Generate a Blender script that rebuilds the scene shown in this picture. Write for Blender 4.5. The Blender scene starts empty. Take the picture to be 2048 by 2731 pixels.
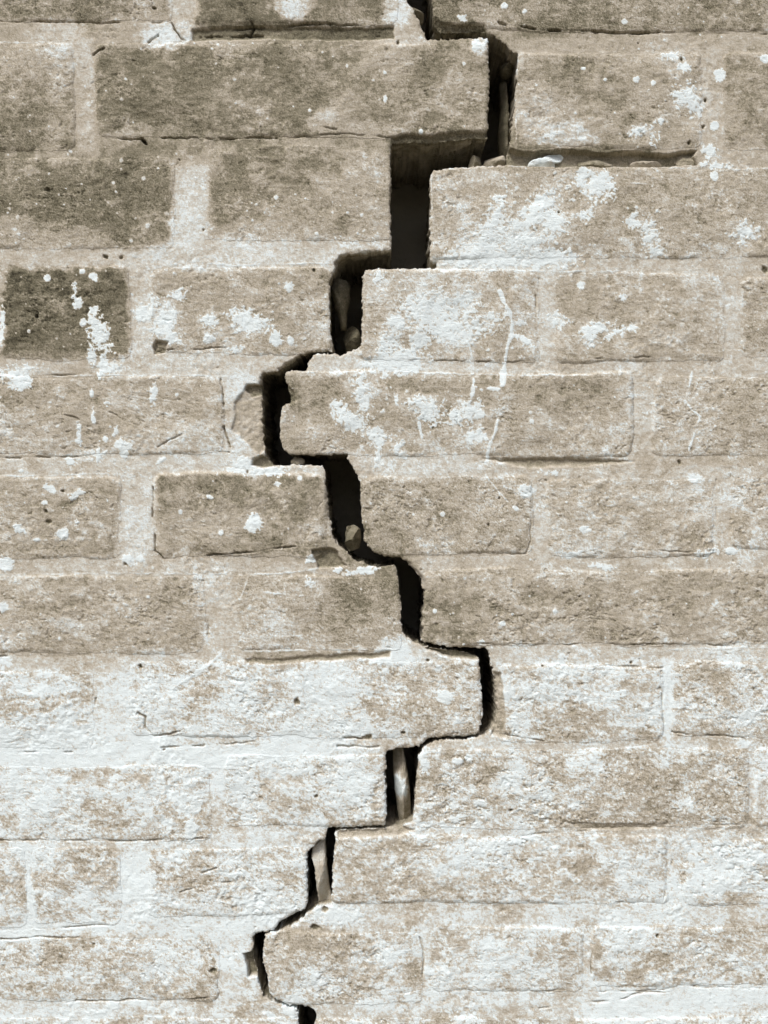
import bpy, math
import numpy as np

# ------------------------------------------------------------------ units
W, H = 2048.0, 2731.0
S = 0.6 / 2048.0                # metres per unit of wall measure
CX, CY = W / 2, H / 2
D = 0.80                        # camera distance from the wall face
CAM_Z = 0.0

sc = bpy.context.scene
# ------------------------------------------------------------------ camera
cam = bpy.data.cameras.new("camera")
cam.sensor_fit = 'VERTICAL'
cam.sensor_height = 36.0
cam.lens = 36.0 * D / (H * S)
cam.clip_start = 0.01
cam.clip_end = 500
cam_o = bpy.data.objects.new("camera", cam)
cam_o.location = (0, -D, CAM_Z)
cam_o.rotation_euler = (math.radians(90), 0, 0)
sc.collection.objects.link(cam_o)
sc.camera = cam_o

# ------------------------------------------------------------------ sky + soft sun (overcast)
SUN_EL, SUN_AZ = math.radians(52), math.radians(-28)    # azimuth from the wall's outward normal, negative = from the left
w = bpy.data.worlds.new("World"); sc.world = w; w.use_nodes = True
nt = w.node_tree
sky = nt.nodes.new("ShaderNodeTexSky"); sky.sky_type = 'NISHITA'; sky.sun_disc = False
sky.sun_elevation = SUN_EL
sky.sun_rotation = math.radians(180) - SUN_AZ
sky.dust_density = 4.0; sky.air_density = 0.6; sky.ozone_density = 0.6
bg = nt.nodes["Background"]
nt.links.new(sky.outputs[0], bg.inputs[0]); bg.inputs[1].default_value = 0.07
sun = bpy.data.lights.new("sun", 'SUN'); sun.energy = 1.5; sun.angle = math.radians(12); sun.color = (1.0, 0.99, 0.97)
sun_o = bpy.data.objects.new("sun", sun); sc.collection.objects.link(sun_o)
from mathutils import Vector
sdir = Vector((math.cos(SUN_EL) * math.sin(SUN_AZ), -math.cos(SUN_EL) * math.cos(SUN_AZ), math.sin(SUN_EL)))
sun_o.rotation_euler = (-sdir).to_track_quat('-Z', 'Y').to_euler()
sun_o.location = sdir * 5

sc.view_settings.view_transform = 'Standard'
sc.view_settings.look = 'None'
sc.view_settings.gamma = 1.0
sc.view_settings.exposure = 0.89

# ------------------------------------------------------------------ noise
_tabs = {}
def vnoise(X, Y, scale, seed):
    """smooth value noise in -1..1"""
    if seed not in _tabs:
        _tabs[seed] = np.random.RandomState(seed).uniform(-1, 1, (256, 256)).astype(np.float32)
    T = _tabs[seed]
    x = X / scale; y = Y / scale
    xi = np.floor(x).astype(np.int32); yi = np.floor(y).astype(np.int32)
    fx = (x - xi).astype(np.float32); fy = (y - yi).astype(np.float32)
    fx = fx * fx * (3 - 2 * fx); fy = fy * fy * (3 - 2 * fy)
    x0 = xi & 255; x1 = (xi + 1) & 255; y0 = yi & 255; y1 = (yi + 1) & 255
    a = T[y0, x0]; b = T[y0, x1]; c = T[y1, x0]; d = T[y1, x1]
    return (a + (b - a) * fx) * (1 - fy) + (c + (d - c) * fx) * fy

def fbm(X, Y, scale, seed, octs=4, gain=0.55):
    r = 0; a = 1.0; n = 0
    for i in range(octs):
        c, s = math.cos(0.6 * i + .3), math.sin(0.6 * i + .3)
        r = r + a * vnoise(X * c - Y * s + 37 * i, X * s + Y * c - 11 * i, scale, seed + i)
        n += a; a *= gain; scale *= 0.5
    return r / n * 1.5

def sstep(a, b, x):
    t = np.clip((x - a) / (b - a), 0, 1)
    return t * t * (3 - 2 * t)

# ------------------------------------------------------------------ measured outlines of the crack (wall measure, y down)
LEFT = [(1100,-900),(1098,-600),(1078,-150),(1083,0),(1100,22),(1117,49),(1124,75),(1132,93),(1137,106),(1220,103),(1299,102),(1304,112),
 (1305,247),(1303,330),(1298,366),(1160,378),(1046,380),(1042,392),(1043,480),(1041,560),(1044,640),(1041,667),(985,672),(926,678),(905,692),(893,722),
 (878,742),(881,830),(886,938),(821,940),(798,946),(783,968),(741,989),(702,995),(697,1008),(698,1050),(701,1174),(707,1217),(728,1239),(765,1243),
 (858,1239),(866,1254),(877,1380),(883,1397),(889,1432),(905,1457),(926,1473),(944,1493),(988,1508),(1019,1510),(1049,1507),(1061,1533),(1068,1607),
 (1072,1681),(1085,1702),(1129,1723),(1191,1733),(1259,1746),(1277,1756),(1280,1792),(1286,1854),(1286,1916),(1277,1954),(1252,1963),(1147,1968),
 (1117,1990),(1080,1996),(1036,2001),(1030,2014),(1030,2179),(1028,2200),(965,2204),(907,2206),(876,2207),(868,2240),(852,2244),(829,2266),(820,2280),
 (820,2401),(817,2420),(784,2441),(750,2457),(726,2483),(681,2489),(673,2500),(674,2543),(682,2587),(694,2636),(706,2661),(741,2678),(788,2690),
 (796,2700),(796,2760),(802,2900),(820,3100),(822,3500)]
RIGHT = [(1104,-900),(1106,-600),(1148,-120),(1151,0),(1155,37),(1163,68),(1176,82),(1289,84),(1314,93),(1345,117),(1382,148),(1376,210),(1370,296),
 (1362,370),(1357,401),(1350,441),(1283,444),(1209,446),(1156,454),(1147,467),(1147,556),(1145,679),(1150,694),(1165,702),(1163,716),(1024,718),
 (975,719),(967,736),(965,800),(965,925),(951,930),(925,938),(907,949),(895,942),(836,945),(824,962),(815,987),(767,990),(760,1007),(768,1035),(777,1072),
 (752,1085),(745,1131),(748,1174),(757,1203),(774,1213),(926,1214),(933,1236),(951,1263),(962,1285),(963,1370),(967,1390),(972,1440),(988,1466),
 (1024,1483),(1067,1487),(1086,1502),(1120,1539),(1122,1564),(1131,1578),(1127,1669),(1126,1712),(1191,1724),(1296,1730),(1308,1761),(1314,1786),
 (1320,1829),(1326,1897),(1322,1930),(1300,1955),(1252,1972),(1166,1975),(1128,1992),(1118,2014),(1116,2040),(1110,2093),(1101,2190),(1060,2208),
 (965,2212),(907,2215),(896,2222),(889,2278),(887,2377),(884,2412),(846,2418),(828,2430),(792,2464),(750,2481),(706,2494),(701,2525),(704,2568),
 (713,2611),(717,2648),(741,2670),(778,2682),(827,2686),(842,2698),(844,2760),(826,2900),(828,3100),(829,3500)]

# bricks: x0,y0,x1,y1, tone TL,TR,BL,BR, relief px, roughness
B = [
 (-480,-170,455,61, .45,.40,.42,.42, 6,.8), (518,-170,1062,68, .36,.40,.33,.36, 9,.8), (1150,-170,2330,84, .42,.52,.42,.55, 6,.8),
 (-640,118,198,404, .50,.62,.38,.40, 6,1.2), (256,118,1305,366, .38,.47,.40,.50, 6,.8), (1372,140,1870,393, .60,.56,.58,.52, 7,1.0), (1926,142,2720,402, .55,.50,.52,.56, 6,1.0),
 (-520,424,462,664, .44,.38,.46,.36, 5,1.2), (552,390,1044,640, .44,.56,.46,.62, 5,1.2), (1143,446,2420,688, .62,.58,.60,.60, 7,1.0),
 (-420,712,-22,950,.5,.5,.5,.5,6,1.), (4,712,345,957, .15,.22,.20,.33, 5,1.3), (398,714,884,944, .55,.55,.56,.62, 6,1.1), (962,718,1436,962, .66,.60,.62,.62, 7,.9),
 (1480,728,1928,962, .54,.62,.58,.58, 6,1.1), (1974,742,2450,952, .54,.55,.55,.56, 6,1.),
 (-320,1006,592,1212, .54,.58,.60,.66, 6,1.1), (744,990,1690,1214, .54,.50,.56,.62, 7,1.0), (1742,1004,2480,1212, .64,.54,.60,.55, 4,1.),
 (-520,1270,318,1490, .55,.56,.58,.60, 5,1.9), (408,1262,870,1486, .40,.44,.56,.46, 10,.9), (960,1268,1416,1478, .50,.56,.46,.60, 7,1.0),
 (1456,1276,1904,1482, .62,.58,.64,.58, 6,1.3), (1948,1270,2450,1462, .62,.60,.62,.60, 6,1.),
 (-320,1536,545,1742, .62,.58,.58,.60, 6,1.5), (632,1534,1072,1734, .64,.44,.64,.52, 6,1.0), (1122,1518,2050,1720, .50,.56,.48,.56, 6,1.4), (2086,1520,2800,1715,.55,.55,.55,.55,6,1.),
 (-620,1790,250,1992, .74,.78,.96,.98, 4,1.6), (350,1762,1284,1964, .84,.68,.92,.66, 6,1.4), (1326,1774,1768,1978, .78,.72,.74,.72, 5,1.3), (1792,1768,2330,1966, .60,.58,.74,.62, 6,1.4),
 (-420,2044,560,2240, .86,.86,.84,.78, 4,1.7), (600,2012,1032,2202, .88,.88,.82,.74, 5,1.4), (1108,1996,1996,2206, .62,.66,.70,.64, 6,1.6), (2008,1990,2700,2204,.78,.75,.8,.75,5,1.2),
 (-520,2262,68,2470,.82,.80,.74,.76,4,2.0), (86,2262,322,2464, .82,.76,.76,.80, 4,2.0), (396,2262,822,2440, .82,.84,.80,.90, 4,2.0), (884,2226,1776,2408, .76,.84,.70,.78, 6,1.5), (1814,2238,2420,2412, .80,.90,.84,.84, 6,1.4),
 (-320,2502,582,2668, .66,.72,.76,.76, 6,1.2), (696,2488,1124,2676, .52,.74,.80,.64, 7,1.4), (1146,2470,1554,2642, .84,.84,.82,.84, 5,1.2), (1578,2470,2440,2628, .82,.72,.74,.76, 5,1.6),
 (-600,2714,800,2910,.84,.80,.8,.8,5,1.4), (838,2714,1500,2910,.66,.72,.7,.7,5,1.4), (1528,2712,2300,2910,.80,.80,.8,.8,5,1.4),
]
# courses outside the photograph, carried on in the same bond
rows_y = [(-170,61),(118,404),(424,664),(712,957),(1004,1212),(1268,1486),(1534,1740),(1776,1980),(2010,2220),(2250,2440),(2490,2668),(2714,2910)]
def fill_row(y0, y1, rb, t0, seed):
    r = np.random.RandomState(seed)
    out = []
    l = min([b[0] for b in rb]) if rb else 900
    rt = max([b[2] for b in rb]) if rb else 846
    x = l - 50
    k = 0
    while x > -1200:
        wd = 880 if k % 2 == 0 else 440
        x0 = max(x - wd, -1240)
        if x - x0 > 60:
            t = t0 + r.uniform(-.06, .06, 4)
            out.append((x0, y0 + r.randint(-4, 5), x, y1 + r.randint(-4, 5), *t, 6, 1.2))
        x = x0 - 52; k += 1
    x = rt + 50; k = 0
    while x < 3250:
        wd = 880 if k % 2 == 0 else 440
        x1 = min(x + wd, 3290)
        if x1 - x > 60:
            t = t0 + r.uniform(-.06, .06, 4)
            out.append((x, y0 + r.randint(-4, 5), x1, y1 + r.randint(-4, 5), *t, 6, 1.2))
        x = x1 + 52; k += 1
    return out
extra = []
for i, (y0, y1) in enumerate(rows_y):
    rb = [b for b in B if abs((b[1] + b[3]) / 2 - (y0 + y1) / 2) < 90]
    extra += fill_row(y0, y1, rb, .5 if i < 7 else .76, 100 + i)
for i, (y0, y1) in enumerate([(-420,-215),(-665,-465),(-880,-710),(2960,3160),(3210,3400)]):
    extra += fill_row(y0, y1, [], .48 if y0 < 0 else .72, 200 + i)
    extra.append((900, y0, 1500 if i % 2 else 1330, y1, .5, .5, .5, .5, 6, 1.2) if False else (848 + 0, y0, 848 + 50, y1, .5, .5, .5, .5, 5, 1.))
    extra.pop()
ALLB = B + extra

# mortar tone, coarse
MX = [-200,0,256,512,768,1024,1280,1536,1792,2048,2300]
MT = [(-200,[.6,.6,.6,.7,.6,.7,.5,.5,.5,.6,.6]),
 (-10,[.6,.6,.6,.76,.7,.85,.5,.5,.5,.6,.6]),
 (90,[.55,.56,.52,.62,.38,.62,.5,.56,.6,.62,.6]),
 (250,[.6,.6,.78,.6,.6,.5,.5,.6,.62,.6,.6]),
 (400,[.5,.5,.45,.45,.5,.5,.36,.42,.68,.65,.6]),
 (550,[.5,.5,.6,.84,.7,.6,.6,.6,.6,.6,.6]),
 (690,[.6,.62,.68,.80,.80,.80,.75,.8,.68,.66,.6]),
 (850,[.7,.72,.78,.78,.7,.7,.7,.72,.7,.75,.7]),
 (980,[.72,.66,.64,.76,.76,.80,.74,.72,.68,.70,.7]),
 (1100,[.7,.7,.7,.82,.80,.7,.7,.68,.68,.64,.6]),
 (1240,[.7,.68,.72,.80,.84,.7,.75,.58,.64,.62,.6]),
 (1370,[.7,.7,.84,.84,.7,.6,.65,.70,.66,.70,.7]),
 (1510,[.7,.72,.70,.68,.56,.42,.68,.66,.66,.68,.7]),
 (1640,[.65,.65,.68,.72,.74,.6,.55,.55,.55,.60,.6]),
 (1755,[.7,.74,.72,.78,.62,.86,.80,.72,.68,.76,.7]),
 (1870,[.8,.84,.82,.88,.94,.85,.80,.84,.92,.76,.7]),
 (1985,[.9,.98,.98,.97,.94,.70,.86,.74,.72,.74,.7]),
 (2110,[.9,.95,.92,.90,.90,.86,.75,.75,.78,.80,.8]),
 (2225,[.8,.80,.74,.76,.80,.78,.72,.72,.68,.76,.8]),
 (2340,[.9,.90,.92,.94,.88,.80,.82,.85,.86,.90,.9]),
 (2460,[.9,.92,.94,.82,.90,.80,.84,.90,.84,.84,.8]),
 (2580,[.8,.8,.78,.84,.84,.85,.85,.88,.80,.80,.8]),
 (2700,[.8,.86,.85,.80,.80,.78,.80,.86,.94,.94,.9]),
 (2950,[.8]*11)]

# soft stains / thin wash: cx,cy,rx,ry,angle,tone,strength
SOFT = [
 (390,60,60,60,0,.66,.6),(785,25,52,34,0,.84,1.0),(1494,356,74,34,0,.90,1.0),(1525,365,50,24,0,.88,.9),(450,95,75,35,-5,.95,.9),(1060,30,40,60,0,.9,.8),(480,40,26,70,0,.74,.8),
 (150,125,85,65,30,.78,.85),(185,210,40,60,35,.75,.6),(290,260,90,90,0,.33,.6),(470,250,110,70,20,.38,.5),(760,190,120,80,0,.46,.4),(640,250,60,60,0,.58,.5),
 (800,270,120,60,10,.40,.55),(890,300,70,30,-30,.78,.7),(960,260,70,60,0,.58,.5),(1000,345,120,20,5,.68,.7),(1060,150,50,80,0,.66,.6),(1090,110,60,22,0,.8,.7),
 (1200,160,90,50,0,.46,.4),(1280,125,24,30,0,.86,.8),(1100,290,60,60,0,.56,.4),(1190,340,100,20,0,.38,.5),(640,60,150,20,3,.3,.5),
 (20,330,60,50,0,.3,.5),(130,340,50,40,0,.62,.5),(90,480,80,50,0,.62,.5),(160,540,120,90,20,.32,.6),(330,620,60,40,0,.30,.6),(420,520,60,80,0,.36,.5),
 (60,620,90,40,0,.66,.7),(200,640,90,30,0,.68,.7),(500,470,40,60,0,.62,.6),(510,580,42,100,0,.86,.9),(640,540,80,60,0,.40,.5),(560,440,30,50,20,.62,.6),
 (780,560,110,50,10,.58,.5),(700,620,150,30,0,.7,.6),(930,520,70,60,0,.66,.5),(560,680,180,40,0,.84,.8),(850,660,160,30,0,.74,.7),(990,600,50,70,0,.68,.6),
 (1450,60,160,40,0,.36,.5),(1570,20,100,40,0,.34,.4),(1330,60,50,40,-40,.66,.7),(1290,45,50,30,30,.66,.6),(1500,210,110,50,10,.42,.7),(1420,130,100,24,-8,.70,.5),
 (1430,300,70,70,-30,.74,.7),(1620,260,70,60,0,.48,.5),(1800,150,90,40,0,.72,.6),(1845,300,50,80,0,.66,.6),(1900,280,30,110,0,.72,.6),(1980,250,60,80,0,.48,.4),
 (1560,410,160,14,0,.25,.6),(1300,500,120,60,0,.66,.5),(1240,470,110,22,0,.82,.6),(1780,560,130,50,0,.52,.4),(1600,530,100,60,0,.52,.5),(1950,620,90,60,0,.64,.4),
 (1230,640,100,60,0,.82,.4),(1320,660,120,50,0,.9,.6),(1090,735,60,40,0,.82,.6),
 (90,780,80,60,0,.22,.6),(290,760,50,40,0,.30,.5),(320,880,40,70,0,.46,.5),(230,900,90,40,0,.44,.4),(90,930,90,24,0,.42,.5),
 (620,800,140,60,0,.50,.4),(760,930,160,26,0,.66,.6),(850,860,40,60,0,.74,.6),(430,850,40,80,0,.82,.6),(1150,770,120,40,0,.7,.4),(1280,900,150,40,0,.66,.4),
 (1560,790,110,50,0,.48,.6),(1700,820,70,60,0,.52,.4),(1800,860,140,60,-10,.66,.6),(1540,970,90,20,0,.46,.5),(1660,950,160,14,0,.48,.4),
 (110,960,160,20,0,.6,.4),(40,1050,80,50,0,.44,.5),(300,1060,120,50,0,.54,.4),(480,1080,90,60,0,.54,.5),(520,1170,110,40,-10,.74,.7),(100,1120,70,30,0,.66,.4),(380,1190,220,24,0,.7,.4),
 (860,1060,90,40,0,.42,.5),(1000,1110,160,60,0,.46,.4),(1160,1100,60,50,0,.42,.5),(1200,1025,250,20,0,.42,.5),(1500,1050,180,40,5,.40,.65),(1350,1180,240,30,0,.56,.4),(1600,1190,90,40,0,.70,.5),
 (1730,1100,60,80,0,.66,.5),(1960,1100,60,60,-20,.46,.6),(1900,1050,60,40,0,.66,.5),(1500,1235,200,14,3,.42,.7),(1950,1235,100,16,0,.46,.6),(1800,1230,100,14,0,.55,.5),
 (200,1370,120,80,0,.52,.4),(90,1300,90,30,0,.68,.6),(60,1430,70,40,0,.62,.5),(620,1290,200,24,0,.38,.6),(560,1400,140,40,-8,.66,.6),(640,1460,160,20,-8,.44,.6),(850,1450,60,40,0,.40,.6),
 (1160,1450,60,24,0,.74,.6),(1090,1330,110,40,0,.46,.4),(1340,1400,70,50,0,.66,.5),(1560,1440,110,40,10,.76,.5),(1700,1380,120,40,0,.54,.5),(1950,1300,80,40,0,.72,.5),(1480,1400,60,60,0,.74,.4),
 (1830,1290,60,26,0,.8,.5),
 (60,1640,90,50,0,.54,.4),(130,1670,90,30,-10,.72,.5),(380,1560,120,40,0,.54,.4),(480,1640,60,60,0,.50,.4),(450,1620,70,60,0,.5,.4),(930,1600,60,90,10,.36,.7),(780,1560,110,26,0,.56,.4),
 (700,1680,60,60,0,.78,.6),(860,1640,50,60,0,.66,.4),(1000,1600,40,60,0,.44,.5),(790,1560,60,20,0,.6,.4),
 (1150,1520,60,40,-30,.76,.8),(1220,1600,100,60,-20,.42,.5),(1400,1600,150,60,0,.46,.4),(1500,1680,60,60,0,.70,.6),(1620,1620,120,50,10,.50,.4),(1850,1680,200,30,0,.62,.5),(1560,1540,160,24,0,.66,.6),(1880,1560,120,40,0,.5,.4),
 (1080,1745,70,30,25,.96,.95),(820,1745,180,16,0,.40,.75),(120,1745,180,10,0,.38,.5),
 (100,1830,140,30,0,.92,.7),(60,1880,120,24,-5,.56,.6),(260,1790,70,60,0,.72,.6),(430,1830,120,40,0,.90,.7),(550,1870,50,60,0,.70,.6),(640,1860,60,60,0,.96,.7),(730,1890,60,30,0,.66,.7),
 (870,1850,100,90,0,.98,.9),(900,1950,140,30,0,.96,.8),(1000,1840,50,80,0,.64,.6),(1150,1870,60,70,0,.64,.6),(1180,1940,90,24,0,.88,.6),(600,1980,120,14,0,.60,.7),(1000,1985,70,18,0,.48,.7),
 (1480,1790,80,50,0,.90,.7),(1580,1880,130,60,20,.90,.6),(1500,1920,70,40,0,.62,.5),(1700,1830,60,60,0,.60,.5),(1740,1960,70,30,0,.54,.6),(1780,1830,14,110,0,1.0,.8),(1900,1800,70,40,20,.54,.6),
 (1870,1900,90,40,0,.90,.5),(2000,1900,60,40,0,.84,.5),(1950,1975,120,22,0,.56,.5),(1460,1995,50,16,0,.5,.7),(1420,2010,160,26,0,.90,.6),
 (200,1985,260,40,0,1.0,.95),(560,2020,240,26,0,.97,.8),(60,2110,100,60,0,.94,.7),(300,2170,70,50,-20,.66,.8),(420,2060,80,30,0,.68,.7),(180,2060,100,12,0,.60,.6),(560,2170,60,50,0,.58,.8),(500,2110,50,60,0,.95,.7),
 (720,2090,100,60,0,.90,.6),(800,2130,120,40,0,.72,.6),(930,2080,70,60,0,.94,.6),(740,2190,120,26,0,.70,.5),(120,2240,180,10,0,.6,.4),(480,2235,170,10,0,.58,.5),
 (1200,2070,90,50,10,.50,.6),(1280,2050,60,30,0,.52,.5),(1390,2060,50,50,30,.98,.8),(1460,2050,60,40,0,.56,.6),(1560,2040,60,40,0,.96,.7),(1530,2120,100,30,-10,.94,.6),(1730,2100,60,70,0,.50,.7),(1640,2150,80,30,0,.54,.5),
 (1330,2170,150,40,-10,.86,.6),(1600,2205,160,12,0,.50,.8),(1850,2130,100,50,20,.58,.5),(1820,2130,24,30,0,.95,.6),(1900,2180,80,26,0,.60,.5),
 (110,2350,80,40,-30,.58,.8),(220,2330,50,40,0,.7,.5),(225,2385,26,36,0,1.,.9),(360,2370,50,90,0,.98,.9),(60,2300,100,40,0,.95,.7),(540,2330,90,50,-10,.66,.6),(480,2380,70,30,20,.7,.5),(620,2310,70,30,0,.9,.6),(700,2380,90,40,0,.92,.7),
 (750,2260,60,60,0,.84,.5),(80,2460,120,30,0,.8,.5),(370,2460,40,50,0,.72,.7),(160,2475,200,10,0,1.,.8),
 (1070,2280,60,30,0,.54,.7),(1200,2300,110,50,-10,.96,.8),(1090,2380,70,60,0,.62,.6),(1560,2300,50,24,0,.46,.8),(1520,2370,70,30,0,.62,.5),(1400,2370,120,50,0,.86,.6),(1720,2360,40,40,0,.92,.7),(1540,2260,40,14,0,.48,.6),
 (1930,2340,100,60,-20,1.,.95),(1820,2320,26,40,0,.62,.7),(1840,2260,90,30,0,.96,.7),(1990,2400,50,20,0,.5,.6),(1230,2430,120,20,0,.66,.4),(1050,2440,60,40,0,.5,.6),(1400,2420,60,12,0,.5,.6),
 (60,2560,70,40,0,.62,.5),(240,2510,120,24,0,.54,.6),(100,2600,90,50,0,.70,.5),(400,2560,90,60,0,.90,.6),(480,2570,60,50,0,.97,.6),(560,2580,20,50,0,.52,.8),(430,2640,80,30,0,.64,.5),(250,2600,80,60,0,.76,.5),
 (770,2530,70,50,0,.48,.7),(880,2500,60,26,0,.54,.6),(950,2600,60,60,0,.56,.6),(820,2620,90,50,0,.84,.5),(1060,2540,60,26,0,.98,.8),(1110,2610,20,50,-20,.50,.8),(1060,2630,50,30,0,.85,.5),
 (1450,2560,50,50,0,.66,.5),(1350,2500,100,40,0,.90,.5),(1590,2530,16,30,-20,.40,.8),(1640,2590,80,40,20,.58,.6),(1720,2560,80,40,0,.60,.6),(1870,2540,70,40,0,.56,.7),(1960,2480,80,20,-20,.56,.6),(1700,2490,80,40,0,.86,.5),
 (1220,2690,60,40,0,.66,.6),(1330,2710,70,30,0,.60,.7),(1450,2660,60,20,0,.95,.7),(1850,2660,180,26,0,1.,.9),(1960,2700,70,24,0,.66,.6),(350,2700,40,40,0,.58,.7),(700,2700,60,30,0,.62,.6),(960,2720,120,30,0,.62,.5),(150,2710,160,30,0,.92,.6),
 (1000,2200,40,20,0,.5,.6),(1010,2120,14,70,0,.62,.4),(1045,2215,50,22,0,.74,.7),
 (1100,1010,120,16,0,.55,.5),(650,1130,26,90,0,.84,.7),(620,1040,30,40,0,.84,.8),
]
# pointing in the joints: x0,x1,y0,y1,tone,strength
JOINT = [(466,520,-60,100,.78,.8),(200,256,95,410,.76,.85),(464,550,440,700,.86,.9),(346,400,690,965,.84,.9),(592,690,996,1070,.88,.9),(592,640,1060,1215,.82,.8),(320,408,1225,1510,.87,.95),(548,632,1520,1750,.75,.7),
 (1870,1926,130,440,.74,.8),(1437,1480,715,990,.80,.85),(1930,1974,715,980,.77,.85),(1692,1744,1000,1215,.69,.6),(1417,1456,1262,1490,.76,.8),(1904,1950,1262,1480,.74,.8),(1768,1794,1765,1985,1.0,.9),
 (322,396,2240,2470,1.0,.9),(1777,1813,2236,2420,.86,.8),(583,652,2480,2690,.90,.85),(1125,1148,2480,2680,.90,.85),(1555,1580,2460,2650,.90,.85),(252,350,1780,1990,.86,.7),(69,86,2255,2470,.96,.7),
 (-90,330,665,710,.68,.7),(460,900,668,708,.84,.8),(1150,1460,690,716,.92,.7),(1460,2100,694,722,.70,.6),(-90,500,962,1002,.68,.6),(400,740,946,1000,.80,.8),(1180,1460,968,990,.82,.7),(1460,2100,966,1000,.70,.7),
 (-90,330,1218,1266,.72,.7),(330,700,1222,1262,.84,.8),(960,1300,1222,1266,.84,.8),(1500,2100,1242,1266,.74,.7),(-90,560,1496,1532,.72,.7),(560,850,1506,1530,.78,.6),(1130,1400,1484,1512,.74,.6),(1400,2048,1484,1514,.68,.6),
 (-90,540,1750,1786,.80,.7),(1300,2100,1724,1770,.84,.8),(-90,520,1996,2040,1.0,.9),(520,1020,1972,2008,.96,.7),(1350,1770,1980,2000,.80,.5),(-90,800,2244,2262,.86,.6),(1130,2048,2208,2232,.80,.5),
 (-90,330,2470,2500,1.0,.8),(330,700,2446,2496,.92,.7),(900,1780,2412,2466,.90,.7),(1810,2100,2414,2462,.92,.6),(-90,600,2672,2712,.94,.7),(850,1550,2650,2700,.90,.6),(1600,2100,2640,2700,1.0,.9)]
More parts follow.
